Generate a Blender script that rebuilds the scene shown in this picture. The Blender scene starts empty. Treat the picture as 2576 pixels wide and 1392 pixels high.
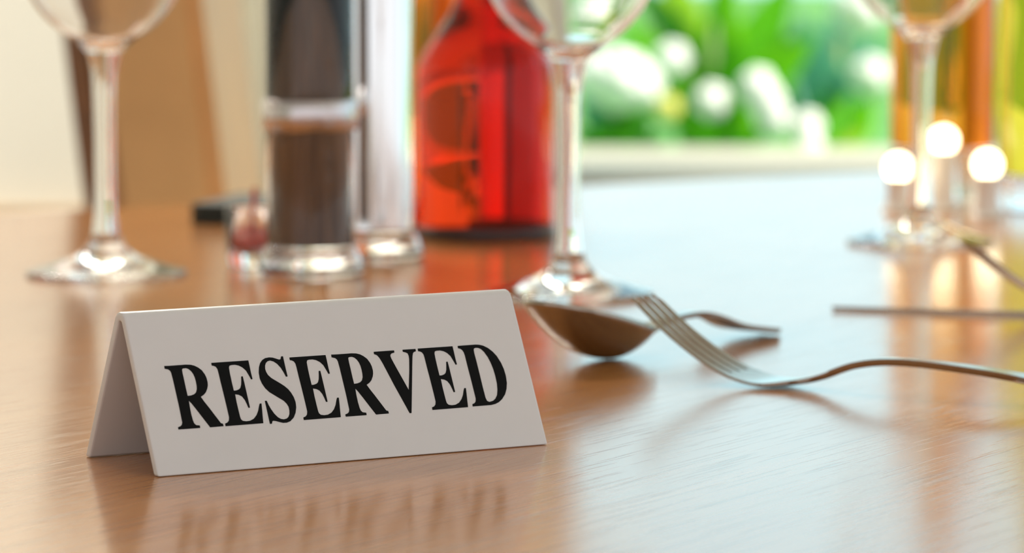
import bpy, bmesh, math, random
from mathutils import Vector, Matrix
from math import sin, cos, pi, radians

S = bpy.context.scene
COL = S.collection
TABLE = 0.75                      # height of the table top

# ------------------------------------------------------------------ camera
cam = bpy.data.cameras.new('camera')
cam.sensor_width = 36.0
cam.lens = 10000.0 / 2576.0 * 36.0
cam.clip_start = 0.05
cam.clip_end = 200
cam.dof.use_dof = True
cam.dof.focus_distance = 1.352
cam.dof.aperture_fstop = 11.4
cam_ob = bpy.data.objects.new('camera', cam)
COL.objects.link(cam_ob)
cam_ob.location = (0, 0, TABLE + 0.19057)
cam_ob.rotation_euler = (pi / 2 - 0.096043, 0, 0)
S.camera = cam_ob

# ------------------------------------------------------------------ view, sky, sun
S.view_settings.view_transform = 'Standard'
S.view_settings.look = 'None'
S.view_settings.exposure = 0.0
S.view_settings.gamma = 1.0
S.view_settings.use_curve_mapping = False
S.cycles.use_denoising = True
S.cycles.max_bounces = 14
S.cycles.transmission_bounces = 12
S.cycles.glossy_bounces = 5
S.cycles.blur_glossy = 0.6
S.cycles.sample_clamp_indirect = 8.0

W = bpy.data.worlds.new('sky')
S.world = W
W.use_nodes = True
wn, wl = W.node_tree.nodes, W.node_tree.links
wn.clear()
w_out = wn.new('ShaderNodeOutputWorld')
w_bg = wn.new('ShaderNodeBackground')
w_tc = wn.new('ShaderNodeTexCoord')
w_sep = wn.new('ShaderNodeSeparateXYZ')
w_ramp = wn.new('ShaderNodeValToRGB')
wl.new(w_tc.outputs['Generated'], w_sep.inputs[0])
wl.new(w_sep.outputs['Z'], w_ramp.inputs[0])
w_ramp.color_ramp.elements[0].position = 0.0
w_ramp.color_ramp.elements[0].color = (0.60, 0.94, 1.0, 1)
w_ramp.color_ramp.elements[1].position = 0.7
w_ramp.color_ramp.elements[1].color = (0.50, 0.74, 0.92, 1)
# thin uneven cloud veil
w_noise = wn.new('ShaderNodeTexNoise')
w_noise.inputs['Scale'].default_value = 5.0
w_noise.inputs['Detail'].default_value = 3.0
wl.new(w_tc.outputs['Generated'], w_noise.inputs['Vector'])
w_mr = wn.new('ShaderNodeMapRange')
w_mr.inputs['From Min'].default_value = 0.3
w_mr.inputs['From Max'].default_value = 0.7
w_mr.inputs['To Min'].default_value = 1.35
w_mr.inputs['To Max'].default_value = 1.85
wl.new(w_noise.outputs['Fac'], w_mr.inputs['Value'])

# the sky is brightest on the sunny garden side and dimmer behind the house
w_side = wn.new('ShaderNodeMapRange')
w_side.interpolation_type = 'SMOOTHSTEP'
w_side.inputs['From Min'].default_value = -0.2
w_side.inputs['From Max'].default_value = 0.8
w_side.inputs['To Min'].default_value = 0.67
w_side.inputs['To Max'].default_value = 1.06
wl.new(w_sep.outputs['Y'], w_side.inputs['Value'])
w_mix = wn.new('ShaderNodeMix'); w_mix.data_type = 'RGBA'      # hazy warm side, clear blue side
w_fac = wn.new('ShaderNodeMapRange')
w_fac.inputs['From Min'].default_value = -0.4
w_fac.inputs['From Max'].default_value = 0.7
wl.new(w_sep.outputs['Y'], w_fac.inputs['Value'])
wl.new(w_fac.outputs['Result'], w_mix.inputs['Factor'])
w_mix.inputs['A'].default_value = (0.97, 0.955, 0.94, 1)
wl.new(w_ramp.outputs['Color'], w_mix.inputs['B'])
wl.new(w_mix.outputs['Result'], w_bg.inputs['Color'])
w_mul = wn.new('ShaderNodeMath'); w_mul.operation = 'MULTIPLY'
wl.new(w_mr.outputs['Result'], w_mul.inputs[0])
wl.new(w_side.outputs['Result'], w_mul.inputs[1])
wl.new(w_mul.outputs[0], w_bg.inputs['Strength'])
wl.new(w_bg.outputs[0], w_out.inputs[0])

sun = bpy.data.lights.new('sun', 'SUN')
sun.energy = 7.0
sun.angle = radians(1.0)
sun.color = (1.0, 0.95, 0.84)
sun_ob = bpy.data.objects.new('sun', sun)
COL.objects.link(sun_ob)
sun_dir = Vector((0.80, -0.04, 1.0))          # towards the sun: from the right, across the garden
sun_ob.rotation_euler = sun_dir.to_track_quat('Z', 'Y').to_euler()
sun_ob.location = (3, 8, 6)

def fill_light(name, loc, size, watt, col):
    l = bpy.data.lights.new(name, 'AREA'); l.shape = 'RECTANGLE'; l.size, l.size_y = size
    l.energy = watt; l.color = col
    o = bpy.data.objects.new(name, l); COL.objects.link(o); o.location = loc
    return o
fill_light('wall_fill', (-0.9, 4.0, 2.72), (1.6, 0.25), 85, (1.0, 0.95, 0.86))  # unseen area light added to brighten the cream wall

# ------------------------------------------------------------------ helpers
def nt(name):
    m = bpy.data.materials.new(name)
    m.use_nodes = True
    return m, m.node_tree.nodes, m.node_tree.links, m.node_tree.nodes['Principled BSDF']

def mat(name, col, rough=0.5, metal=0.0, trans=0.0, ior=1.5, spec=0.5, var=0.0, scale=20.0, coat=0.0, stretch=None):
    m, n, l, p = nt(name)
    p.inputs['Base Color'].default_value = (*col, 1)
    p.inputs['Roughness'].default_value = rough
    p.inputs['Metallic'].default_value = metal
    p.inputs['Transmission Weight'].default_value = trans
    p.inputs['IOR'].default_value = ior
    p.inputs['Specular IOR Level'].default_value = spec
    p.inputs['Coat Weight'].default_value = coat
    if var:
        tc = n.new('ShaderNodeTexCoord'); ns = n.new('ShaderNodeTexNoise'); rp = n.new('ShaderNodeValToRGB')
        ns.inputs['Scale'].default_value = scale
        ns.inputs['Detail'].default_value = 4
        if stretch:
            mp = n.new('ShaderNodeMapping'); mp.inputs['Scale'].default_value = stretch
            l.new(tc.outputs['Object'], mp.inputs['Vector']); l.new(mp.outputs[0], ns.inputs['Vector'])
        else:
            l.new(tc.outputs['Object'], ns.inputs['Vector'])
        l.new(ns.outputs['Fac'], rp.inputs[0])
        rp.color_ramp.elements[0].position = 0.3
        rp.color_ramp.elements[1].position = 0.7
        rp.color_ramp.elements[0].color = (*[c * (1 - var) for c in col], 1)
        rp.color_ramp.elements[1].color = (*[min(1, c * (1 + var)) for c in col], 1)
        l.new(rp.outputs[0], p.inputs['Base Color'])
    return m

def wood_mat(name, c0, c1, angle=0.0, rough=0.2, fine=1.0, bump=0.12, spec=0.5):
    """grain runs along object X turned by angle"""
    m, n, l, p = nt(name)
    tc = n.new('ShaderNodeTexCoord'); rot = n.new('ShaderNodeMapping'); mp = n.new('ShaderNodeMapping')
    rot.inputs['Rotation'].default_value = (0, 0, -angle)
    l.new(tc.outputs['Object'], rot.inputs['Vector'])
    l.new(rot.outputs[0], mp.inputs['Vector'])
    mp.inputs['Scale'].default_value = (3 * fine, 90 * fine, 20 * fine)
    a = n.new('ShaderNodeTexNoise'); a.inputs['Scale'].default_value = 1.0; a.inputs['Detail'].default_value = 5; a.inputs['Roughness'].default_value = 0.6
    l.new(mp.outputs[0], a.inputs['Vector'])
    mp2 = n.new('ShaderNodeMapping'); mp2.inputs['Scale'].default_value = (14 * fine, 700 * fine, 60 * fine)
    l.new(rot.outputs[0], mp2.inputs['Vector'])
    b = n.new('ShaderNodeTexNoise'); b.inputs['Scale'].default_value = 1.0; b.inputs['Detail'].default_value = 2
    l.new(mp2.outputs[0], b.inputs['Vector'])
    mp3 = n.new('ShaderNodeMapping'); mp3.inputs['Scale'].default_value = (1.5 * fine, 10 * fine, 4 * fine)
    l.new(rot.outputs[0], mp3.inputs['Vector'])
    c = n.new('ShaderNodeTexNoise'); c.inputs['Scale'].default_value = 1.0; c.inputs['Detail'].default_value = 2
    l.new(mp3.outputs[0], c.inputs['Vector'])
    mx = n.new('ShaderNodeMath'); mx.operation = 'ADD'
    l.new(a.outputs['Fac'], mx.inputs[0]); l.new(c.outputs['Fac'], mx.inputs[1])
    mh = n.new('ShaderNodeMath'); mh.operation = 'MULTIPLY'; mh.inputs[1].default_value = 0.5
    l.new(mx.outputs[0], mh.inputs[0])
    rp = n.new('ShaderNodeValToRGB')
    rp.color_ramp.elements[0].position = 0.30; rp.color_ramp.elements[0].color = (*c0, 1)
    rp.color_ramp.elements[1].position = 0.70; rp.color_ramp.elements[1].color = (*c1, 1)
    l.new(mh.outputs[0], rp.inputs[0])
    pr = n.new('ShaderNodeValToRGB')                      # dark pores
    pr.color_ramp.elements[0].position = 0.35; pr.color_ramp.elements[0].color = (0.72, 0.66, 0.62, 1)
    pr.color_ramp.elements[1].position = 0.42; pr.color_ramp.elements[1].color = (1, 1, 1, 1)
    l.new(b.outputs['Fac'], pr.inputs[0])
    mm = n.new('ShaderNodeMix'); mm.data_type = 'RGBA'; mm.blend_type = 'MULTIPLY'; mm.inputs['Factor'].default_value = 1.0
    l.new(rp.outputs[0], mm.inputs['A']); l.new(pr.outputs[0], mm.inputs['B'])
    l.new(mm.outputs['Result'], p.inputs['Base Color'])
    p.inputs['Roughness'].default_value = rough
    p.inputs['Specular IOR Level'].default_value = spec
    bp = n.new('ShaderNodeBump'); bp.inputs['Strength'].default_value = bump; bp.inputs['Distance'].default_value = 0.0004
    l.new(pr.outputs[0], bp.inputs['Height'])
    l.new(bp.outputs[0], p.inputs['Normal'])
    return m

def link(name, bm, m, parent=None, loc=(0, 0, 0), smooth=True, rot=(0, 0, 0)):
    me = bpy.data.meshes.new(name)
    bmesh.ops.recalc_face_normals(bm, faces=bm.faces)
    bm.to_mesh(me); bm.free()
    if smooth:
        for p in me.polygons: p.use_smooth = True
    me.materials.append(m)
    o = bpy.data.objects.new(name, me)
    COL.objects.link(o)
    o.location = loc; o.rotation_euler = rot
    if parent: o.parent = parent
    return o

def thing(name, label, cat, loc=(0, 0, 0), rz=0.0, group=None, rot=None):
    o = bpy.data.objects.new(name, None)
    o.empty_display_size = 0.02
    COL.objects.link(o)
    o.location = loc; o.rotation_euler = rot if rot else (0, 0, rz)
    o['label'] = label; o['category'] = cat
    if group: o['group'] = group
    return o

def tag(o, label, cat, group=None):
    o['label'] = label; o['category'] = cat
    if group: o['group'] = group
    return o

def struct(o, label=None):
    o['kind'] = 'structure'
    if label: o['label'] = label
    return o

def dup(root, loc, label, rot=None):
    r = root.copy(); COL.objects.link(r); r.location = loc; r['label'] = label
    if rot is not None: r.rotation_euler = rot
    for ch in list(root.children):
        c = ch.copy(); COL.objects.link(c); c.parent = r
        for g in ch.children:
            d = g.copy(); COL.objects.link(d); d.parent = c
    return r

def add_box(bm, x0, x1, y0, y1, z0, z1, M=None):
    vs = [bm.verts.new((x, y, z)) for x in (x0, x1) for y in (y0, y1) for z in (z0, z1)]
    for f in ((0, 1, 3, 2), (4, 6, 7, 5), (0, 4, 5, 1), (2, 3, 7, 6), (0, 2, 6, 4), (1, 5, 7, 3)):
        bm.faces.new([vs[i] for i in f])
    if M is not None: bmesh.ops.transform(bm, matrix=M, verts=vs)
    return vs

def box(name, x0, x1, y0, y1, z0, z1, m, parent=None, bevel=0.0, seg=3, **k):
    bm = bmesh.new(); add_box(bm, x0, x1, y0, y1, z0, z1)
    if bevel: bmesh.ops.bevel(bm, geom=bm.edges[:], offset=bevel, segments=seg, affect='EDGES', profile=0.5)
    return link(name, bm, m, parent, smooth=False, **k)

def lathe(name, prof, m, parent=None, seg=72, loc=(0, 0, 0)):
    """prof: list of (radius, z); radius 0 closes to a point"""
    bm = bmesh.new(); rings = []
    for r, z in prof:
        if r < 1e-7: rings.append([bm.verts.new((0, 0, z))])
        else: rings.append([bm.verts.new((r * cos(2 * pi * i / seg), r * sin(2 * pi * i / seg), z)) for i in range(seg)])
    for A, B in zip(rings, rings[1:]):
        for i in range(seg):
            j = (i + 1) % seg
            if len(A) == 1 and len(B) == 1: continue
            if len(A) == 1: bm.faces.new((A[0], B[j], B[i]))
            elif len(B) == 1: bm.faces.new((A[i], A[j], B[0]))
            else: bm.faces.new((A[i], A[j], B[j], B[i]))
    return link(name, bm, m, parent, loc=loc)

def spline(pts, n=8):
    """Catmull-Rom through a list of tuples"""
    out = []; P = [pts[0]] + list(pts) + [pts[-1]]
    for i in range(1, len(P) - 2):
        a, b, c, d = P[i - 1], P[i], P[i + 1], P[i + 2]
        for k in range(n):
            t = k / n
            out.append(tuple(0.5 * (2 * q + (r - p) * t + (2 * p - 5 * q + 4 * r - s) * t * t + (3 * q - p - 3 * r + s) * t ** 3)
                             for p, q, r, s in zip(a, b, c, d)))
    out.append(tuple(pts[-1]))
    return out

# ------------------------------------------------------------------ materials
M_table = wood_mat('varnished_oak', (0.42, 0.16, 0.042), (0.56, 0.245, 0.078), angle=radians(59.3), rough=0.16, bump=0.2, spec=0.82)
M_white_acrylic = mat('white_acrylic', (0.69, 0.665, 0.66), rough=0.28, spec=0.5, var=0.012, scale=60)
M_ink = mat('black_ink', (0.004, 0.004, 0.004), rough=0.6, spec=0.1)
M_glass = mat('clear_glass', (1, 1, 1), rough=0.0, trans=1.0, ior=1.47)
M_acrylic = mat('clear_acrylic', (0.98, 0.99, 1.0), rough=0.02, trans=1.0, ior=1.46)
M_steel = mat('stainless_steel', (0.37, 0.33, 0.285), rough=0.2, metal=1.0, var=0.04, scale=300)
M_chrome = mat('brushed_chrome', (0.62, 0.57, 0.58), rough=0.16, metal=1.0)
M_red = mat('red_glass', (0.80, 0.032, 0.004), rough=0.0, trans=1.0, ior=1.36)
M_amber = mat('amber_glass', (0.86, 0.25, 0.015), rough=0.02, trans=1.0, ior=1.36)
M_orange = mat('orange_glass', (1.0, 0.17, 0.01), rough=0.02, trans=1.0, ior=1.36)
M_yellow = mat('yellow_oil', (0.86, 0.52, 0.04), rough=0.02, trans=1.0, ior=1.40)
M_cap = mat('dark_cap', (0.03, 0.015, 0.012), rough=0.35)
M_heel = mat('dark_heel', (0.035, 0.012, 0.010), rough=0.3)
M_pepper = mat('peppercorns', (0.19, 0.10, 0.052), rough=0.6, var=0.6, scale=350, stretch=(1, 1, 0.06))
M_salt = mat('polished_steel', (0.94, 0.965, 1.0), rough=0.10, metal=1.0)
M_sauce = mat('red_sauce', (0.60, 0.05, 0.02), rough=0.25)
M_folder = mat('black_leather', (0.012, 0.017, 0.010), rough=0.55, var=0.3, scale=200)
M_wall = mat('cream_plaster', (0.80, 0.80, 0.71), rough=0.85, var=0.04, scale=3)
M_wains = mat('tan_wainscot', (0.46, 0.28, 0.13), rough=0.5, var=0.15, scale=6)
M_ledge = mat('pale_stone', (0.44, 0.40, 0.295), rough=0.7, var=0.06, scale=8)
M_ceil = mat('white_ceiling', (0.86, 0.86, 0.84), rough=0.9, var=0.02, scale=2)
M_floor = wood_mat('brown_floorboards', (0.16, 0.085, 0.04), (0.26, 0.15, 0.075), angle=0, rough=0.45, fine=0.3)
M_ground = mat('green_lawn', (0.085, 0.26, 0.04), rough=0.9, var=0.5, scale=2.5)
M_curtain = mat('cream_linen', (0.84, 0.82, 0.69), rough=0.9, var=0.05, scale=60)
M_tan = mat('tan_leather', (0.78, 0.44, 0.17), rough=0.5, var=0.08, scale=12)
M_dwood = mat('dark_brown_wood', (0.22, 0.09, 0.025), rough=0.4, var=0.2, scale=30)
M_frame = mat('white_frame', (0.82, 0.82, 0.80), rough=0.4)

# ------------------------------------------------------------------ the setting
def slab(name, x0, x1, y0, y1, z0, z1, m, label=None, bevel=0.0):
    return struct(box(name, x0, x1, y0, y1, z0, z1, m, bevel=bevel), label)

slab('floor', -3.2, 3.2, -1.4, 4.75, -0.06, 0.0, M_floor, 'brown floorboards under the dining table')
slab('ground', -14, 16, 4.95, 40, -0.12, -0.02, M_ground, 'green lawn of the garden beyond the window')
slab('ceiling', -3.2, 3.2, -1.4, 4.95, 2.75, 2.9, M_ceil, 'white ceiling over the dining room')
bm = bmesh.new()                                     # end wall with the big garden opening cut out of it
WX0, WX1, WZ0, WZ1 = 0.045, 2.6, 0.575, 2.35
xs = [-3.2, WX0, WX1, 3.2]; zs = [0.0, WZ0, WZ1, 2.75]
for i in range(3):
    for k in range(3):
        if i == 1 and k == 1: continue
        add_box(bm, xs[i], xs[i + 1], 4.75, 4.95, zs[k], zs[k + 1])
bmesh.ops.remove_doubles(bm, verts=bm.verts, dist=1e-5)
slab('wall_left', -3.35, -3.2, -1.4, 4.95, 0.0, 2.75, M_wall, 'cream plaster side wall of the dining room')
struct(link('wall_back', bm, M_wall, smooth=False), 'cream plaster wall with a wide opening to the garden')
slab('trim_1', -3.2, 0.01, 4.715, 4.75, 0.0, 0.565, M_wains, 'tan wainscot along the foot of the cream wall')
slab('trim_2', WX0 - 0.03, WX1 + 0.03, 4.735, 5.36, 0.555, 0.60, M_ledge, 'pale stone ledge below the garden opening', bevel=0.006)
fr = bpy.data.objects.new('window_1', None); COL.objects.link(fr)
struct(fr, 'white frame around the garden opening')
for nm, a in (('window_frame', (WX0, WX0 + 0.022, 4.78, 4.92, 0.601, WZ1)), ('window_frame', (WX1 - 0.035, WX1, 4.78, 4.92, 0.601, WZ1)),
              ('window_frame', (WX0 + 0.022, WX1 - 0.035, 4.78, 4.92, WZ1 - 0.04, WZ1))):
    box(nm, *a, M_frame, parent=fr, bevel=0.004)

# ------------------------------------------------------------------ dining table
def dining_table():
    t = thing('dining_table', 'varnished light brown wooden dining table with everything laid on it', 'table', (0, 0, 0))
    bm = bmesh.new()
    far = lambda x: 2.541 + 0.68 * x
    c = [(-0.62, 0.55), (0.75, 0.55 + 0.02), (0.75, far(0.75)), (-0.62, far(-0.62) + 0.06)]
    top = [bm.verts.new((x, y, TABLE)) for x, y in c]
    bot = [bm.verts.new((x, y, TABLE - 0.032)) for x, y in c]
    bm.faces.new(top); bm.faces.new(bot[::-1])
    for i in range(4): bm.faces.new((top[i], bot[i], bot[(i + 1) % 4], top[(i + 1) % 4]))
    bmesh.ops.bevel(bm, geom=bm.edges[:], offset=0.005, segments=3, affect='EDGES')
    link('tabletop', bm, M_table, t, smooth=False)
    for x, y in ((-0.52, 0.66), (0.65, 0.66), (0.65, far(0.65) - 0.10), (-0.52, far(-0.52) - 0.10)):
        box('leg', x - 0.03, x + 0.03, y - 0.03, y + 0.03, 0.0, TABLE - 0.031, M_table, t, bevel=0.004)
    bm = bmesh.new()
    add_box(bm, -0.5, 0.63, 0.65, 0.672, TABLE - 0.12, TABLE - 0.031)
    link('apron', bm, M_table, t, smooth=False)
    return t
dining_table()

# ------------------------------------------------------------------ reserved sign
LET = {
  'R': [(10.69, 38.16), (12.92, 38.1), (18.5, 38.13), (20.33, 37.97), (21.64, 37.57), (22.87, 36.84), (24.03, 35.76), (24.76, 34.37), (25.15, 33), (25.21, 31.43), (25.03, 30.33), (24.59, 29.24), (23.76, 27.96), (22.88, 27.18), (21.56, 26.47), (22.44, 24.72), (23.77, 22.4), (25.08, 19.97), (26.39, 17.54), (26.8, 16.8), (27.51, 16.53), (27.55, 15.68), (22.57, 15.65), (22.17, 16.41), (20.68, 19.07), (19.04, 22.07), (17.71, 24.38), (16.89, 25.46), (16.73, 23.12), (16.7, 20.46), (16.83, 18.46), (17.06, 17.45), (17.61, 16.79), (18.94, 16.54), (18.89, 15.7), (10.89, 15.72), (10.88, 16.51), (11.82, 16.8), (12.43, 17.24), (12.81, 18.09), (12.83, 19.42), (12.9, 23.62), (12.85, 28.5), (12.79, 33.39), (12.69, 35.51), (12.47, 36.3), (11.94, 36.83), (10.64, 37.2)],
  'Ri': [(16.82, 36.24), (16.95, 36.63), (17.4, 36.87), (18.45, 36.89), (19.3, 36.52), (20.06, 35.75), (20.62, 34.65), (20.92, 33.4), (21.01, 31.94), (20.93, 30.39), (20.73, 29.29), (20.21, 28.21), (19.36, 27.56), (18.12, 27.22), (16.85, 27.15), (16.79, 29.56), (16.8, 32.67), (16.78, 35.12)],
  'E': [(28.12, 38.13), (41.98, 38.13), (41.99, 36.15), (41.95, 33.45), (42.02, 31.42), (41.49, 31.36), (40.98, 32.84), (40.32, 34.57), (39.3, 35.76), (38.06, 36.54), (36.73, 36.9), (35.31, 36.9), (34.56, 36.68), (34.21, 35.98), (34.11, 33.75), (34.09, 30.61), (34.15, 27.83), (34.97, 27.82), (36.1, 28.12), (36.81, 28.63), (37.37, 29.71), (37.78, 31.26), (38.05, 32.63), (38.62, 32.64), (38.67, 30.52), (38.7, 27.6), (38.72, 24.69), (38.73, 21.47), (38.18, 21.46), (37.91, 22.73), (37.46, 24.33), (36.7, 25.61), (35.67, 26.25), (34.33, 26.54), (34.24, 23.66), (34.28, 20.76), (34.34, 18.52), (34.49, 17.62), (35.05, 17.02), (36.29, 16.78), (37.72, 16.87), (39.28, 17.5), (40.63, 18.74), (41.58, 20.24), (42.22, 21.76), (42.66, 22.62), (43.32, 22.62), (43.07, 20.58), (42.69, 17.92), (42.39, 15.66), (28.28, 15.63), (28.31, 16.56), (29.26, 16.85), (29.93, 17.51), (30.28, 18.6), (30.27, 21.71), (30.17, 26.85), (30.03, 31.33), (29.98, 34.69), (29.89, 35.82), (29.49, 36.63), (28.77, 37.06), (28.09, 37.17)],
  'S': [(54.58, 38.76), (55.26, 38.76), (55.26, 37.2), (55.26, 34.82), (55.32, 31.49), (54.71, 31.45), (54.25, 32.94), (53.53, 34.72), (52.51, 36.19), (51.36, 37.13), (50.1, 37.58), (49.14, 37.38), (48.32, 36.79), (47.78, 35.85), (47.55, 34.68), (47.68, 33.6), (48.1, 32.49), (49.08, 31.35), (50.44, 30.35), (51.99, 29.22), (53.34, 28.15), (54.43, 27), (55.25, 25.65), (55.88, 24), (56.15, 22.26), (55.94, 20.34), (55.24, 18.45), (54.16, 16.82), (52.63, 15.64), (51.17, 15.21), (49.81, 15.25), (48.54, 15.62), (47.29, 16.07), (46.31, 16.27), (45.87, 16.03), (45.55, 15.26), (44.82, 15.23), (44.81, 17.07), (44.83, 20.06), (44.81, 23.44), (45.49, 23.44), (45.84, 21.91), (46.46, 20.26), (47.23, 18.71), (48.27, 17.35), (49.25, 16.7), (50.32, 16.45), (51.51, 16.67), (52.34, 17.27), (52.88, 18.19), (53.18, 19.46), (53.17, 20.75), (52.75, 21.85), (51.88, 22.99), (50.52, 23.98), (48.98, 25.12), (47.24, 26.42), (46, 27.9), (45.17, 29.68), (44.79, 31.42), (44.89, 33.57), (45.42, 35.47), (46.2, 36.93), (47.23, 37.94), (48.39, 38.51), (49.91, 38.69), (51.24, 38.54), (52.5, 38.07), (53.54, 37.66), (54.14, 37.79)],
  'V': [(90.2, 38.16), (98.14, 38.18), (98.12, 37.41), (96.99, 37.17), (96.44, 36.78), (96.22, 36.27), (96.33, 35.43), (96.82, 33.83), (97.84, 30.73), (99, 27.31), (100.28, 23.47), (101.22, 26.75), (102.37, 30.85), (103.26, 34.56), (103.4, 35.81), (103.19, 36.77), (102.5, 37.19), (101.48, 37.49), (101.52, 38.2), (106.6, 38.19), (106.58, 37.33), (105.76, 37.13), (105.25, 36.7), (104.82, 35.72), (104, 32.84), (102.35, 26.67), (100.7, 20.53), (99.27, 15.22), (98.56, 15.23), (97.73, 17.82), (96.46, 21.66), (95.18, 25.49), (93.95, 29.53), (92.73, 33.57), (91.92, 35.71), (91.36, 36.63), (90.9, 37.03), (90.13, 37.33)],
  'D': [(123.48, 38.25), (125.65, 38.27), (130.49, 38.3), (131.91, 38.17), (133.49, 37.74), (135.18, 36.78), (136.74, 35.34), (137.98, 33.59), (139.02, 31.07), (139.58, 28.58), (139.71, 26.13), (139.44, 23.48), (138.72, 21.3), (137.63, 19.38), (135.98, 17.72), (134.52, 16.76), (132.91, 16.17), (131.15, 15.9), (128.02, 15.9), (123.74, 15.89), (123.81, 16.73), (124.7, 17.01), (125.33, 17.59), (125.66, 18.67), (125.65, 20.65), (125.6, 25.08), (125.48, 30.18), (125.43, 34.62), (125.29, 35.74), (124.87, 36.66), (124.28, 37.14), (123.41, 37.41)],
  'Di': [(129.42, 36.41), (129.63, 36.84), (130.29, 37.09), (131.37, 37.05), (132.44, 36.51), (133.36, 35.4), (134.32, 33.49), (134.96, 31.34), (135.4, 28.86), (135.55, 26.18), (135.45, 23.52), (135.09, 21.33), (134.43, 19.38), (133.43, 18.12), (132.26, 17.37), (130.73, 17.07), (129.88, 17.49), (129.57, 18.61), (129.47, 22.38), (129.48, 27.03), (129.42, 32.36), (129.33, 35.26)]}
def sign():
    b, hv, h, L, th = 0.028257, 0.057669, 0.051864, 0.15, 0.0031
    yaw = 0.541769
    t = thing('table_sign', 'white folded plastic table sign with the black word RESERVED', 'sign', (-0.066278, 1.353635, TABLE), yaw)
    al = math.atan2(b, hv)                           # half angle at the apex
    r = (hv - h) / (1 / sin(al) - 1)                 # outer bend radius
    czr = hv - r / sin(al)
    def prof(off):
        """outer profile (y, z) offset inwards by off"""
        rr = r - off
        pts = []
        nx, nz = cos(al), sin(al)                    # outward normal of the front face is (-nx, nz)
        z0 = 0.0
        # the point on the offset front line at table height
        yb = -b + off / nx
        pts.append((yb, z0))
        for k in range(13):
            ph = (pi - al) + (2 * al - pi) * k / 12  # from front tangent over the top to the back tangent
            pts.append((rr * cos(ph), czr + rr * sin(ph)))
        pts.append((-yb, z0))
        return pts
    po, pi_ = prof(0.0), prof(th)
    if r - th < 0.0004: pass
    bm = bmesh.new()
    loop = po + pi_[::-1]
    A = [bm.verts.new((-L / 2, y, z + 0.00015)) for y, z in loop]
    B = [bm.verts.new((L / 2, y, z + 0.00015)) for y, z in loop]
    n = len(loop); m_ = len(po)
    for i in range(n):
        j = (i + 1) % n
        bm.faces.new((A[i], A[j], B[j], B[i]))
    for V in (A, B):
        for i in range(m_ - 1):
            bm.faces.new((V[i], V[i + 1], V[n - 2 - i], V[n - 1 - i]))
    bmesh.ops.recalc_face_normals(bm, faces=bm.faces)
    # rounded machined rims at the two ends and at the feet
    eg = [e for e in bm.edges if len(e.link_faces) == 2 and e.calc_face_angle(0) > 0.9]
    bmesh.ops.bevel(bm, geom=eg, offset=0.0009, segments=4, affect='EDGES', profile=0.6)
    o = link('bent_panel', bm, M_white_acrylic, t, smooth=True)
    for p in o.data.polygons: p.use_smooth = True
    o.data.set_sharp_from_angle(angle=radians(30))
    # lettering on the sloping front face
    cu = bpy.data.curves.new('lettering', 'CURVE'); cu.dimensions = '2D'; cu.fill_mode = 'BOTH'; cu.extrude = 0.00006
    def put(keys, du, dv=0.0):
        for k in keys:
            sp = cu.splines.new('POLY'); pts = LET[k]
            sp.points.add(len(pts) - 1); sp.use_cyclic_u = True
            for q, (u, v) in zip(sp.points, pts): q.co = ((u + du) / 1000, (v + dv) / 1000, 0, 1)
    put(('R', 'Ri'), 0); put(('E',), 0); put(('S',), 0)
    put(('E',), 29.48, 0.04); put(('R', 'Ri'), 62.97, 0.02); put(('V',), 0)
    put(('E',), 79.41, 0.12); put(('D', 'Di'), 0)
    tmp = bpy.data.objects.new('tmp', cu); COL.objects.link(tmp)
    dg = bpy.context.evaluated_depsgraph_get(); dg.update()
    me = bpy.data.meshes.new_from_object(tmp.evaluated_get(dg))
    bpy.data.objects.remove(tmp)
    me.name = 'lettering'; me.materials.clear(); me.materials.append(M_ink)
    lo = bpy.data.objects.new('lettering', me); COL.objects.link(lo)
    lo.parent = t
    up = Vector((0, b, hv)).normalized(); ax = Vector((1, 0, 0)); nn = ax.cross(up)
    M = Matrix.Identity(4)
    M.col[0][:3] = ax; M.col[1][:3] = up; M.col[2][:3] = nn
    M.translation = Vector((-L / 2, -b, 0.00015)) + nn * 0.00007
    lo.matrix_local = M
    lo['label'] = 'black serif capital letters'
sign()

# ------------------------------------------------------------------ wine glasses
def wine_glass(loc, label, group):
    t = thing('wine_glass', label, 'wine glass', loc, 0, group)
    foot = [(0, 0.0016), (0.020, 0.0012), (0.036, 0.0002), (0.0395, 0.0003), (0.0405, 0.0012), (0.0395, 0.0021)]
    foot += spline([(0.0395, 0.0021), (0.030, 0.0046), (0.018, 0.0088), (0.0105, 0.0135), (0.0070, 0.0205)], 8)[1:]
    lathe('foot', foot, M_glass, t)
    stem = spline([(0.0070, 0.0205), (0.0056, 0.034), (0.0052, 0.06), (0.0056, 0.085), (0.0064, 0.101), (0.0085, 0.1115)], 8)
    lathe('stem', stem, M_glass, t)
    bowl = spline([(0.0085, 0.1115), (0.0150, 0.1175), (0.0270, 0.1265), (0.0365, 0.139), (0.0435, 0.158), (0.0455, 0.178), (0.0430, 0.204), (0.0375, 0.232)], 8)
    bowl += [(0.0370, 0.2326), (0.0365, 0.232)]
    bowl += spline([(0.0365, 0.232), (0.0418, 0.204), (0.0443, 0.178), (0.0424, 0.158), (0.0355, 0.1397), (0.0262, 0.1275), (0.0140, 0.1185), (0.006, 0.1158), (0, 0.1152)], 8)[1:]
    lathe('bowl', bowl, M_glass, t)
    return t
G = 'wine glasses on the table'
g0 = wine_glass((-0.2038, 1.9874, TABLE + 0.0002), 'clear stemmed wine glass at the left end, standing left of the pepper mill', G)
dup(g0, (0.0272, 1.8814, TABLE + 0.0002), 'clear stemmed wine glass in the middle, just behind the spoon bowl')
dup(g0, (0.2235, 2.1678, TABLE + 0.0002), 'clear stemmed wine glass at the right, in front of the tall amber bottle')

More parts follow.
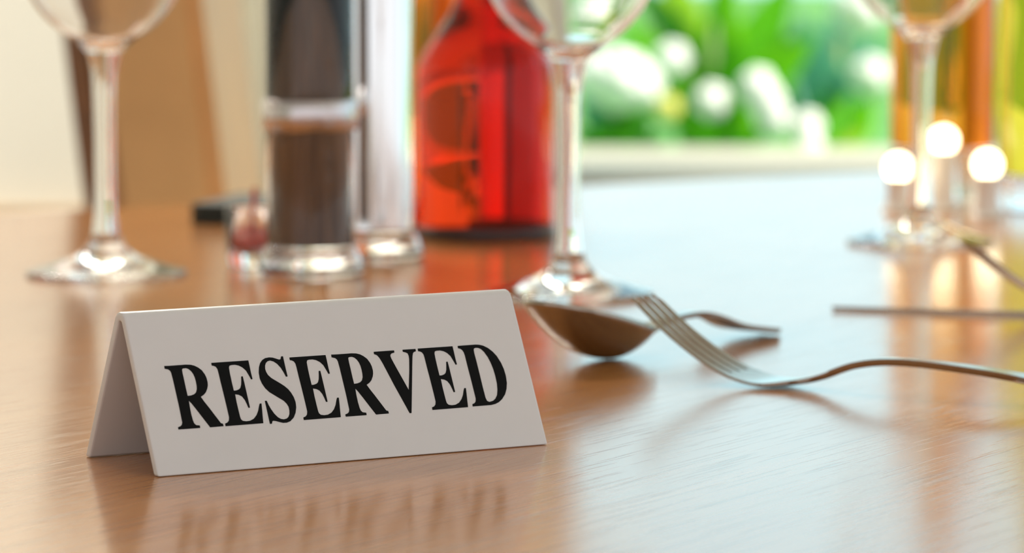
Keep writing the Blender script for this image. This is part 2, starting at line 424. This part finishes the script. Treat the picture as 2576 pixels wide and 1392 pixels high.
# ------------------------------------------------------------------ mills
def mill(loc, label, dark):
    t = thing('pepper_mill' if dark else 'salt_mill', label, 'pepper mill' if dark else 'salt mill', loc)
    lathe('base', spline([(0, 0.0004), (0.020, 0.0004), (0.0262, 0.001), (0.0272, 0.0045), (0.0262, 0.0085), (0.0245, 0.012), (0.0225, 0.0150)], 5) + [(0, 0.0150)], M_acrylic, t)
    ro, ri = 0.0222, 0.0210
    if dark:                                         # hollow acrylic tube full of peppercorns
        tube = [(ri, 0.0155), (ro - 0.0006, 0.0155), (ro, 0.0161), (ro, 0.1795), (ro - 0.0006, 0.180), (ri, 0.180), (ri, 0.0155)]
        lathe('body', tube, M_acrylic, t)
        c = lathe('peppercorns', [(0, 0.0158), (ri - 0.0008, 0.0158), (ri - 0.0008, 0.150), (0, 0.152)], M_pepper, t)
        c['kind'] = 'stuff'
    else:                                            # polished steel body with a rounded foot
        lathe('body', spline([(0, 0.0155), (0.0180, 0.0156), (0.0212, 0.0175), (ro, 0.0225), (ro, 0.10), (ro, 0.176), (0.0215, 0.1795), (0.018, 0.180)], 5) + [(0, 0.180)], M_salt, t)
    if dark:
        lathe('ring', [(ro + 0.0004, 0.073), (ro + 0.0016, 0.0738), (ro + 0.0016, 0.0882), (ro + 0.0004, 0.089), (ro + 0.0004, 0.073)], M_chrome, t)
    lathe('head', spline([(0.0224, 0.1805), (0.0230, 0.184), (0.0224, 0.190), (0.0180, 0.197), (0.0090, 0.200)], 5) + [(0, 0.2005)], M_acrylic, t)
    lathe('knob', spline([(0.004, 0.2005), (0.0065, 0.205), (0.0065, 0.210), (0.003, 0.214)], 5) + [(0, 0.2145)], M_chrome, t)
    return t
mill((-0.1010, 1.985, TABLE), 'clear pepper mill filled with dark peppercorns, chrome band round its middle', True)
mill((-0.0735, 2.075, TABLE), 'bright polished steel salt mill between the pepper mill and the red bottle', False)

# small glass of red sauce left of the mills
t = thing('sauce_glass', 'small clear glass with red sauce in the bottom, left of the pepper mill', 'glass', (-0.1335, 2.030, TABLE + 0.0002))
lathe('cup', [(0, 0.0002), (0.0110, 0.0002), (0.0122, 0.001), (0.0128, 0.010), (0.0132, 0.030), (0.0129, 0.0306), (0.0122, 0.030), (0.0116, 0.010), (0.0100, 0.0075), (0, 0.0070)], M_glass, t, 48)
lathe('sauce', [(0, 0.0074), (0.0096, 0.0076), (0.0111, 0.0100), (0.0113, 0.0135), (0, 0.0135)], M_sauce, t, 48)
bm = bmesh.new()
bmesh.ops.create_cone(bm, cap_ends=True, segments=12, radius1=0.0014, radius2=0.0014, depth=0.03)
link('stirrer', bm, M_sauce, t, loc=(0.001, 0.0, 0.0255), rot=(0.08, 0.05, 0))

# ------------------------------------------------------------------ bottles
def bottle(name, label, loc, R, zs, rn, ztop, m, heel=None, foot=0.0):
    t = thing(name, label, 'bottle', loc)
    if foot:
        lathe('foot', [(0, 0.0006), (R - 0.003, 0.0006), (R - 0.0006, 0.002), (R, 0.005), (R, foot - 0.004), (R - 0.0015, foot - 0.001), (0, foot - 0.004)], M_glass, t)
        body = [(0, foot - 0.003), (R * 0.6, foot - 0.0015), (R - 0.0012, foot), (R, foot + 0.003), (R, zs * 0.5)]
    else:
        body = [(0, 0.0040), (R * 0.55, 0.0030), (R * 0.80, 0.0006), (R - 0.004, 0.0004), (R - 0.001, 0.0018), (R, 0.005), (R, zs * 0.5)]
    body += spline([(R, zs * 0.5), (R, zs), (R * 0.93, zs + R * 0.32), (R * 0.72, zs + R * 0.66), (rn * 1.35, zs + R * 0.98), (rn, zs + R * 1.35)], 8)[1:]
    body += [(rn, ztop - 0.03), (rn * 1.18, ztop - 0.028), (rn * 1.18, ztop - 0.018), (rn, ztop - 0.016), (0, ztop - 0.016)]
    lathe('body', body, m, t)
    if heel:
        lathe('heel', [(R * 0.70, 0.0001), (R + 0.0004, 0.0001), (R + 0.0010, 0.0010), (R + 0.0010, 0.0062), (R + 0.0003, 0.0070), (R + 0.0002, 0.0004)], heel, t)
    lathe('cap', [(0, ztop - 0.0155), (rn * 1.12, ztop - 0.0155), (rn * 1.12, ztop - 0.001), (rn * 1.0, ztop), (0, ztop)], M_cap, t)
    return t
bottle('red_bottle', 'squat round-shouldered bottle of red liquid, behind the middle wine glass', (-0.0150, 2.210, TABLE), 0.0385, 0.088, 0.0145, 0.215, M_red, M_heel)
bottle('orange_bottle', 'orange bottle standing behind the red bottle and the salt mill', (-0.0430, 2.345, TABLE), 0.030, 0.165, 0.012, 0.27, M_orange)
bottle('amber_bottle', 'tall amber bottle standing behind the right wine glass', (0.2686, 2.475, TABLE), 0.0325, 0.126, 0.0120, 0.24, M_amber, foot=0.034)
bottle('oil_bottle', 'bottle of yellow oil at the right edge, beside the amber bottle', (0.324, 2.40, TABLE), 0.030, 0.135, 0.011, 0.27, M_yellow, foot=0.022)

# ------------------------------------------------------------------ bill folder
t = thing('bill_folder', 'black leather bill folder lying flat behind the left wine glass', 'folder', (-0.1859, 2.2933, TABLE), radians(75))
for nm, z0, z1, tilt in (('cover', 0.0003, 0.0060, 0), ('cover', 0.0064, 0.0120, 0.0)):
    box(nm, 0, 0.088, -0.16, 0.0, z0, z1, M_folder, t, bevel=0.001)

# ------------------------------------------------------------------ cutlery
def strip(name, secs, m, parent, thick, dish=0.0, nseg=8):
    """flat bar: secs = (s, z, half width, thickness); X along, Y across, Z up"""
    bm = bmesh.new(); rings = []
    for k, (s, z, w, h) in enumerate(secs):
        ring = []
        for i in range(nseg + 1):
            q = -1 + 2 * i / nseg
            ring.append(bm.verts.new((s, w * q, z + h + dish * q * q * w)))
        for i in range(nseg + 1):
            q = 1 - 2 * i / nseg
            e = (1 - q ** 4) * 0.5 + 0.5 if abs(q) == 1 else 1.0
            ring.append(bm.verts.new((s, w * q, z + (0.35 * h if abs(q) == 1 else 0.0) + dish * q * q * w)))
        rings.append(ring)
    N = len(rings[0])
    for A, B in zip(rings, rings[1:]):
        for i in range(N):
            j = (i + 1) % N
            bm.faces.new((A[i], A[j], B[j], B[i]))
    bm.faces.new(rings[0][::-1]); bm.faces.new(rings[-1])
    o = link(name, bm, m, parent)
    o.data.set_sharp_from_angle(angle=radians(50))
    return o

FZ = spline([(0.0, 0.0312), (0.0163, 0.0182), (0.034, 0.0073), (0.048, 0.0018), (0.060, 0.0004), (0.0777, 0.0028), (0.0947, 0.0088), (0.113, 0.0112), (0.140, 0.0102), (0.166, 0.0078), (0.188, 0.0042), (0.208, 0.0006)], 10)
def fz(s):
    for (a, za), (b, zb) in zip(FZ, FZ[1:]):
        if s <= b: return za + (zb - za) * (s - a) / (b - a + 1e-9)
    return FZ[-1][1]
def smooth_w(s, tab):
    for (a, wa), (b, wb) in zip(tab, tab[1:]):
        if s <= b:
            q = (s - a) / (b - a); q = q * q * (3 - 2 * q)
            return wa + (wb - wa) * q
    return tab[-1][1]
def fork(loc, rot, label, group):
    t = thing('fork', label, 'fork', loc, rot=rot, group=group)
    tabw = [(0.044, 0.0118), (0.058, 0.0118), (0.070, 0.0070), (0.084, 0.0030), (0.10, 0.0026), (0.15, 0.0042), (0.195, 0.0075), (0.208, 0.0035)]
    hs = [0.044 + (0.084 - 0.044) * i / 20 for i in range(21)]
    hd = strip('head', [(s, fz(s), smooth_w(s, tabw), 0.0017 + 0.0010 * max(0, (s - 0.06) / 0.03)) for s in hs], M_steel, t, 0)
    hs = [0.084 + (0.208 - 0.084) * i / 40 for i in range(41)]
    strip('handle', [(s, fz(s), smooth_w(s, tabw), 0.0028) for s in hs], M_steel, t, 0)
    for k in range(4):
        y0 = -0.0091 + 0.00607 * k
        secs = []
        for i in range(25):
            s = 0.0445 * i / 24
            w = 0.0012 + 0.0010 * (s / 0.0445)
            if s < 0.005: w *= 0.45 + 0.55 * s / 0.005
            secs.append((s, fz(s), w, 0.0016 if s > 0.003 else 0.0010))
        o = strip('tine', secs, M_steel, hd, 0, nseg=4)
        for v in o.data.vertices: v.co.y += y0 * (0.92 + 0.08 * v.co.x / 0.0445)
    return t
CUT = 'forks on the table'
fork((0.0515, 1.5640, TABLE + 0.0003), (0, 0, radians(-31.6)), 'steel fork lying tines up to the right of the sign, nearest fork', CUT)

def spoon(loc, rz, label):
    t = thing('spoon', label, 'spoon', loc, rz)
    bm = bmesh.new()
    a, w, n, ns = 0.0370, 0.0218, 14, 56
    th = 0.0013
    def zrim(x): return 0.0165 - 0.25 * x
    def half(x):                                     # egg-shaped outline
        return 1.0
    def ringpts(f, down, inset):
        R = []
        for i in range(ns):
            ph = 2 * pi * i / ns
            ex = cos(ph); ey = sin(ph)
            x = f * (a - inset) * ex
            y = f * (w - inset) * ey * (1 - 0.10 * ex)
            depth = (1 - f ** 2.3)
            z = zrim(x) - down(x, y) * depth
            R.append((x, y, z))
        return R
    outer = [ringpts(f, lambda x, y: 0.0170, 0) for f in [i / n for i in range(1, n + 1)]]
    inner = [ringpts(f, lambda x, y: 0.0170 - th, 0.0011) for f in [i / n for i in range(1, n + 1)]]
    co = bm.verts.new((0, 0, zrim(0) - 0.0170)); ci = bm.verts.new((0, 0, zrim(0) - 0.0170 + th))
    O = [[bm.verts.new(p) for p in r] for r in outer]; I = [[bm.verts.new(p) for p in r] for r in inner]
    for i in range(ns):
        j = (i + 1) % ns
        bm.faces.new((co, O[0][i], O[0][j])); bm.faces.new((ci, I[0][j], I[0][i]))
        for k in range(n - 1):
            bm.faces.new((O[k][i], O[k + 1][i], O[k + 1][j], O[k][j]))
            bm.faces.new((I[k][i], I[k][j], I[k + 1][j], I[k + 1][i]))
        bm.faces.new((O[-1][i], I[-1][i], I[-1][j], O[-1][j]))
    lo = min(v.co.z for v in bm.verts)
    for v in bm.verts: v.co.z -= lo - 0.0002
    bw = link('bowl', bm, M_steel, t)
    zn = zrim(0.036) - lo
    prof = spline([(0.0355, zn - 0.0014), (0.045, zn + 0.0004), (0.058, zn + 0.0022), (0.078, zn + 0.0020), (0.100, 0.0050), (0.129, 0.0006)], 8)
    wt = [(0.0370, 0.0062), (0.047, 0.0032), (0.066, 0.0032), (0.098, 0.0085), (0.118, 0.0118), (0.129, 0.0060)]
    strip('handle', [(s, z, smooth_w(s, wt), 0.0024) for s, z in prof], M_steel, t, 0)
    return t
spoon((0.0325, 1.6150, TABLE), radians(52), 'steel spoon with its bowl facing up, lying behind the fork tines')

def knife(loc, rz, label):
    t = thing('knife', label, 'knife', loc, rz)
    bm = bmesh.new()
    prof = [(0, 0), (0.006, 0.0035), (0.02, 0.0068), (0.05, 0.0086), (0.09, 0.0088), (0.105, 0.0075)]
    P = spline(prof, 5)
    up = []; dn_ = []
    for x, y in P:
        up.append((bm.verts.new((x, y, 0.0006)), bm.verts.new((x, y, 0.0009))))
        dn_.append((bm.verts.new((x, -0.0065 + 0.002 * (1 - x / 0.105), 0.0003)), bm.verts.new((x, -0.0065 + 0.002 * (1 - x / 0.105), 0.0022))))
    for (a, b, c, d) in zip(up, up[1:], dn_, dn_[1:]):
        bm.faces.new((a[1], b[1], d[1], c[1])); bm.faces.new((a[0], c[0], d[0], b[0]))
        bm.faces.new((a[0], b[0], b[1], a[1])); bm.faces.new((c[0], c[1], d[1], d[0]))
    bm.faces.new((up[0][0], up[0][1], dn_[0][1], dn_[0][0])); bm.faces.new((up[-1][0], dn_[-1][0], dn_[-1][1], up[-1][1]))
    link('blade', bm, M_steel, t, smooth=False)
    wt = [(0.105, 0.0060), (0.115, 0.0042), (0.16, 0.0062), (0.20, 0.0088), (0.210, 0.0050)]
    hs = [0.105 + 0.105 * i / 24 for i in range(25)]
    strip('handle', [(s, 0.0003, smooth_w(s, wt), 0.0040 + 0.0015 * sin(pi * (s - 0.105) / 0.105)) for s in hs], M_steel, t, 0)
    return t
knife((0.148, 1.818, TABLE), radians(-14), 'steel table knife lying in front of the right wine glass')
fork((0.2074, 1.8000, TABLE + 0.0003), (0, 0, radians(15)), 'steel fork at the right edge, raised tines beside the right wine glass foot', CUT)

# ------------------------------------------------------------------ chair beyond the table, seen from its side
t = thing('dining_chair', 'tan upholstered dining chair standing side-on beyond the left end of the table', 'chair', (-0.249, 2.86, 0))
Mx = Matrix.Shear('XY', 4, (0, 0))
def leaned(name, x0, x1, y0, y1, z0, z1, m, bevel):
    bm = bmesh.new(); add_box(bm, x0, x1, y0, y1, z0, z1)
    bmesh.ops.bevel(bm, geom=bm.edges[:], offset=bevel, segments=4, affect='EDGES')
    for v in bm.verts: v.co.x -= (v.co.z - 0.74) * 0.115
    return link(name, bm, m, t, smooth=False)
leaned('backrest', -0.045, 0.040, 0.0, 0.42, 0.47, 1.02, M_tan, 0.012)
leaned('back_panel', -0.062, -0.046, -0.004, 0.424, 0.44, 1.03, M_dwood, 0.003)
box('seat', -0.03, 0.42, 0.0, 0.42, 0.40, 0.465, M_tan, t, bevel=0.02)
box('seat_frame', -0.03, 0.42, 0.005, 0.415, 0.35, 0.398, M_dwood, t, bevel=0.004)
for x in (-0.005, 0.395):
    for y in (0.03, 0.39):
        box('leg', x - 0.02, x + 0.02, y - 0.02, y + 0.02, 0.0, 0.349, M_dwood, t, bevel=0.003)

# ------------------------------------------------------------------ curtains
def curtain(x0, x1, y, z0, z1, m, label, folds, amp, seed):
    bm = bmesh.new(); rnd = random.Random(seed)
    n = 160; P = []
    ph = [rnd.uniform(0, 6.28) for _ in range(4)]
    for i in range(n + 1):
        q = i / n
        x = x0 + (x1 - x0) * q
        yy = y + amp * (sin(q * folds * 2 * pi + ph[0]) + 0.35 * sin(q * folds * 4.7 * pi + ph[1]) + 0.3 * sin(q * folds * 1.3 * pi + ph[2]))
        P.append((x, yy))
    rows = []
    for k in range(7):
        z = z0 + (z1 - z0) * k / 6
        f = 1.0 - 0.25 * k / 6
        rows.append([bm.verts.new((x, y + (yy - y) * f, z)) for x, yy in P])
    for A, B in zip(rows, rows[1:]):
        for i in range(n): bm.faces.new((A[i], A[i + 1], B[i + 1], B[i]))
    bmesh.ops.solidify(bm, geom=bm.faces[:], thickness=0.002)
    o = link('curtain', bm, m)
    return tag(o, label, 'curtain')
curtain(-0.335, 0.03, 4.62, 0.03, 2.5, M_curtain, 'cream linen curtain hanging left of the garden opening', 6, 0.022, 2)

# ------------------------------------------------------------------ added glowing balls standing in for glass glints, in front of the amber bottle
M_glow, _n, _l, _p = nt('glint_glow')
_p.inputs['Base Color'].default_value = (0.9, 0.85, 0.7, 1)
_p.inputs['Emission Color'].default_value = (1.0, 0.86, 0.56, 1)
_p.inputs['Emission Strength'].default_value = 6.0  # glow added for bright glints
M_holder = mat('white_ceramic', (0.88, 0.84, 0.76), rough=0.3)
def glint(x, y, h, where):
    t = thing('glint_ball', 'added glowing ball for a candle on a white holder, ' + where, 'glint', (x, y, TABLE + 0.0002), 0, 'added glowing balls before the amber bottle')
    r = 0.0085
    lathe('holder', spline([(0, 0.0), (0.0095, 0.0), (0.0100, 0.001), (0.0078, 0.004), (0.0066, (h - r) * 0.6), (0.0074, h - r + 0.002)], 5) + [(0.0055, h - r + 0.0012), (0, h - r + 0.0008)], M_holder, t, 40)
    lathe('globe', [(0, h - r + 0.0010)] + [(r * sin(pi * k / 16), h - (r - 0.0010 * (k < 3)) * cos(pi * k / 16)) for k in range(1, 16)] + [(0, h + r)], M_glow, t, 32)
glint(0.2330, 2.392, 0.026, 'leftmost, left of the glass stem')
glint(0.2610, 2.400, 0.042, 'tallest and middle one of three')
glint(0.2810, 2.345, 0.031, 'rightmost, beside the yellow oil bottle')

# ------------------------------------------------------------------ garden plants
def leaf_mat(name, col, tr):
    m, n, l, p = nt(name)
    out = n['Material Output']
    tc = n.new('ShaderNodeTexCoord'); ns = n.new('ShaderNodeTexNoise'); rp = n.new('ShaderNodeValToRGB')
    ns.inputs['Scale'].default_value = 9; l.new(tc.outputs['Object'], ns.inputs['Vector']); l.new(ns.outputs['Fac'], rp.inputs[0])
    rp.color_ramp.elements[0].position = 0.3; rp.color_ramp.elements[1].position = 0.7
    rp.color_ramp.elements[0].color = (*[c * 0.8 for c in col], 1); rp.color_ramp.elements[1].color = (*[min(1, c * 1.15) for c in col], 1)
    l.new(rp.outputs[0], p.inputs['Base Color'])
    p.inputs['Roughness'].default_value = 0.4
    tb = n.new('ShaderNodeBsdfTranslucent'); tb.inputs['Color'].default_value = (*tr, 1)
    mx = n.new('ShaderNodeMixShader'); mx.inputs[0].default_value = 0.5
    l.new(p.outputs[0], mx.inputs[1]); l.new(tb.outputs[0], mx.inputs[2]); l.new(mx.outputs[0], out.inputs['Surface'])
    return m
L_bright = leaf_mat('bright_leaf', (0.17, 0.50, 0.02), (0.35, 0.85, 0.02))
L_deep = leaf_mat('deep_leaf', (0.05, 0.24, 0.02), (0.10, 0.45, 0.01))
L_teal = leaf_mat('sky_sheen_leaf', (0.16, 0.46, 0.36), (0.20, 0.55, 0.32))  # the sky's reflection is put into this blue-green leaf colour
L_lime = leaf_mat('lime_leaf', (0.55, 0.72, 0.06), (0.75, 0.95, 0.08))
M_stem = mat('green_stem', (0.16, 0.25, 0.06), rough=0.6, var=0.2, scale=40)
M_highlight = mat('white_highlight', (0.95, 0.94, 0.90), rough=0.5)
M_yhighlight = mat('yellow_highlight', (0.85, 0.78, 0.18), rough=0.6)

def add_leaf(name, parent, base, direc, length, width, droop, m, roll=0.0, face=None):
    """a broad pointed leaf folded along its midrib, arching over"""
    d = Vector(direc).normalized()
    side = d.cross(Vector(face) if face else Vector((0, 0, 1)))
    if side.length < 1e-3: side = Vector((1, 0, 0))
    side.normalize()
    nrm = side.cross(d)
    side = (Matrix.Rotation(roll, 3, d) @ side); nrm = (Matrix.Rotation(roll, 3, d) @ nrm)
    bm = bmesh.new(); n = 14; rows = []
    for i in range(n + 1):
        q = i / n
        c = Vector(base) + d * length * q + Vector((0, 0, -droop * length * q * q))
        w = width * max(0.02, (sin(pi * min(1, q * 0.98 + 0.02)) ** 0.75)) * (1 - 0.25 * q)
        row = []
        for k in (-1, -0.5, 0, 0.5, 1):
            row.append(bm.verts.new(c + side * w * k + nrm * abs(k) * w * 0.28))
        rows.append(row)
    for A, B in zip(rows, rows[1:]):
        for k in range(4): bm.faces.new((A[k], A[k + 1], B[k + 1], B[k]))
    bmesh.ops.solidify(bm, geom=bm.faces[:], thickness=0.0012)
    return link(name, bm, m, parent)

def highlight(parent, p, r, m):  # ball cluster added as a shape for bright blurred glints among the leaves
    bm = bmesh.new()
    for k in range(7):
        a = 2 * pi * k / 7
        M = Matrix.Translation(Vector((0.55 * r * cos(a), 0.3 * r * sin(a * 2), 0.55 * r * sin(a)))) @ Matrix.Diagonal((0.55, 0.45, 0.55, 1))
        bmesh.ops.create_icosphere(bm, subdivisions=2, radius=r, matrix=M)
    bmesh.ops.create_icosphere(bm, subdivisions=2, radius=r * 0.55, matrix=Matrix.Translation(Vector((0, -0.25 * r, 0))))
    return link('highlight', bm, m, parent, loc=p)

def plant(x, y, h, label, leaves, highlights=(), seed=1):
    """leaves: (base, tip, half width, material), blossoms: (point, radius, material), all in room coordinates"""
    rnd = random.Random(seed)
    t = thing('garden_plant', label, 'plant', (x, y, -0.02), 0, 'garden plants beyond the ledge')
    bm = bmesh.new()
    bmesh.ops.create_cone(bm, cap_ends=True, segments=10, radius1=0.022, radius2=0.010, depth=h + 0.02, matrix=Matrix.Translation((0, 0, h / 2)))
    link('stem', bm, M_stem, t)
    o = Vector((x, y, -0.02))
    for b, e, w, m in leaves:
        b = Vector(b); e = Vector(e)
        ln = (e - b).length; dr = 0.12
        d = (e + Vector((0, 0, dr * ln)) - b)
        add_leaf('leaf', t, b - o, d, d.length, w, dr * ln / d.length, m, rnd.uniform(-0.45, 0.45), face=(rnd.uniform(-0.3, 0.3), -1, 0.25))
    for p, r, m in highlights: highlight(t, Vector(p) - o, r, m)
    return t
plant(0.157, 5.75, 0.52, 'low dark green garden plant just beyond the ledge, leftmost', [
    ((0.157, 5.75, 0.558), (0.087, 5.687, 0.602), 0.022, L_deep),
    ((0.157, 5.75, 0.546), (0.122, 5.761, 0.615), 0.022, L_deep),
    ((0.157, 5.75, 0.535), (0.167, 5.719, 0.612), 0.022, L_deep),
    ((0.157, 5.75, 0.558), (0.203, 5.775, 0.614), 0.022, L_deep),
    ((0.157, 5.75, 0.546), (0.227, 5.78, 0.591), 0.022, L_deep)],
    [((0.222, 5.65, 0.637), 0.017, M_yhighlight)], seed=3)
plant(0.295, 5.75, 0.52, 'low dark green garden plant with an added cream blossom, just beyond the ledge', [
    ((0.295, 5.75, 0.558), (0.235, 5.687, 0.602), 0.022, L_deep),
    ((0.295, 5.75, 0.546), (0.256, 5.655, 0.627), 0.022, L_deep),
    ((0.295, 5.75, 0.535), (0.293, 5.725, 0.617), 0.022, L_deep),
    ((0.295, 5.75, 0.558), (0.33, 5.667, 0.62), 0.022, L_deep),
    ((0.295, 5.75, 0.546), (0.357, 5.646, 0.599), 0.022, L_deep)],
    [((0.284, 5.65, 0.647), 0.024, M_highlight)], seed=4)
plant(0.444, 5.75, 0.54, 'lime green garden plant with added drooping white blossoms, just beyond the ledge', [
    ((0.444, 5.75, 0.558), (0.406, 5.779, 0.597), 0.02, L_bright),
    ((0.444, 5.75, 0.546), (0.449, 5.808, 0.624), 0.02, L_bright),
    ((0.444, 5.75, 0.535), (0.496, 5.821, 0.652), 0.02, L_bright),
    ((0.444, 5.75, 0.558), (0.488, 5.856, 0.592), 0.017, L_lime),
    ((0.444, 5.75, 0.546), (0.519, 5.808, 0.595), 0.017, L_lime)],
    [((0.405, 5.45, 0.622), 0.021, M_highlight), ((0.409, 5.43, 0.593), 0.018, M_highlight), ((0.349, 5.65, 0.669), 0.024, M_highlight), ((0.36, 5.65, 0.649), 0.025, M_highlight), ((0.371, 5.65, 0.624), 0.024, M_highlight)], seed=5)
plant(0.324, 6.45, 0.75, 'tall bright green broad-leaved garden plant in the middle of the opening', [
    ((0.324, 6.45, 0.557), (0.457, 6.52, 0.806), 0.048, L_bright),
    ((0.324, 6.45, 0.557), (0.255, 6.527, 0.826), 0.042, L_lime),
    ((0.324, 6.45, 0.537), (0.175, 6.446, 0.744), 0.039, L_bright),
    ((0.324, 6.45, 0.537), (0.487, 6.393, 0.713), 0.039, L_bright),
    ((0.324, 6.45, 0.524), (0.355, 6.33, 0.716), 0.035, L_deep),
    ((0.324, 6.45, 0.524), (0.267, 6.489, 0.684), 0.035, L_bright),
    ((0.324, 6.45, 0.576), (0.348, 6.443, 0.821), 0.039, L_bright),
    ((0.324, 6.45, 0.576), (0.203, 6.512, 0.806), 0.035, L_deep)],
    [((0.255, 6.35, 0.677), 0.027, M_highlight)], seed=6)
plant(0.157, 6.5, 0.62, 'blue-green garden plant with added large white blossoms, behind the middle glass stem', [
    ((0.157, 6.5, 0.521), (0.117, 6.458, 0.711), 0.036, L_teal),
    ((0.157, 6.5, 0.521), (0.2, 6.416, 0.693), 0.039, L_teal),
    ((0.157, 6.5, 0.515), (0.139, 6.536, 0.637), 0.036, L_teal),
    ((0.157, 6.5, 0.515), (0.225, 6.397, 0.605), 0.033, L_deep)],
    [((0.174, 6.4, 0.64), 0.049, M_highlight), ((0.142, 6.4, 0.646), 0.039, M_highlight), ((0.206, 6.4, 0.633), 0.036, M_highlight)], seed=7)
plant(0.572, 6.95, 0.7, 'sky-tinted blue-green garden plant right of the tall bright green one', [
    ((0.572, 6.95, 0.506), (0.496, 6.884, 0.73), 0.049, L_teal),
    ((0.572, 6.95, 0.513), (0.586, 7.061, 0.774), 0.042, L_teal),
    ((0.572, 6.95, 0.506), (0.639, 6.86, 0.704), 0.042, L_teal),
    ((0.572, 6.95, 0.492), (0.498, 6.999, 0.622), 0.042, L_teal),
    ((0.572, 6.95, 0.485), (0.618, 6.85, 0.595), 0.038, L_bright),
    ((0.572, 6.95, 0.485), (0.539, 6.889, 0.599), 0.031, L_bright)],
    [((0.618, 6.85, 0.629), 0.032, M_highlight), ((0.596, 6.85, 0.745), 0.042, M_highlight)], seed=8)
plant(0.725, 6.4, 0.75, 'bright green garden plant at the right of the opening', [
    ((0.725, 6.4, 0.553), (0.645, 6.391, 0.771), 0.042, L_bright),
    ((0.725, 6.4, 0.553), (0.706, 6.37, 0.822), 0.042, L_deep),
    ((0.725, 6.4, 0.547), (0.776, 6.313, 0.785), 0.042, L_bright),
    ((0.725, 6.4, 0.527), (0.65, 6.488, 0.639), 0.035, L_deep),
    ((0.725, 6.4, 0.527), (0.799, 6.282, 0.68), 0.038, L_bright)],
    [], seed=9)
plant(0.461, 8.2, 0.7, 'dark green garden shrub furthest back, behind the bright green plants', [
    ((0.461, 8.2, 0.452), (0.24, 8.217, 0.608), 0.061, L_deep),
    ((0.461, 8.2, 0.452), (0.328, 8.183, 0.691), 0.061, L_deep),
    ((0.461, 8.2, 0.452), (0.42, 8.219, 0.755), 0.061, L_deep),
    ((0.461, 8.2, 0.452), (0.521, 8.129, 0.725), 0.061, L_deep),
    ((0.461, 8.2, 0.452), (0.597, 8.275, 0.655), 0.057, L_deep),
    ((0.461, 8.2, 0.436), (0.656, 8.278, 0.539), 0.053, L_deep),
    ((0.461, 8.2, 0.436), (0.274, 8.237, 0.508), 0.053, L_deep),
    ((0.461, 8.2, 0.428), (0.497, 8.118, 0.563), 0.057, L_bright),
    ((0.461, 8.2, 0.436), (0.404, 8.205, 0.575), 0.057, L_deep)],
    [], seed=10)
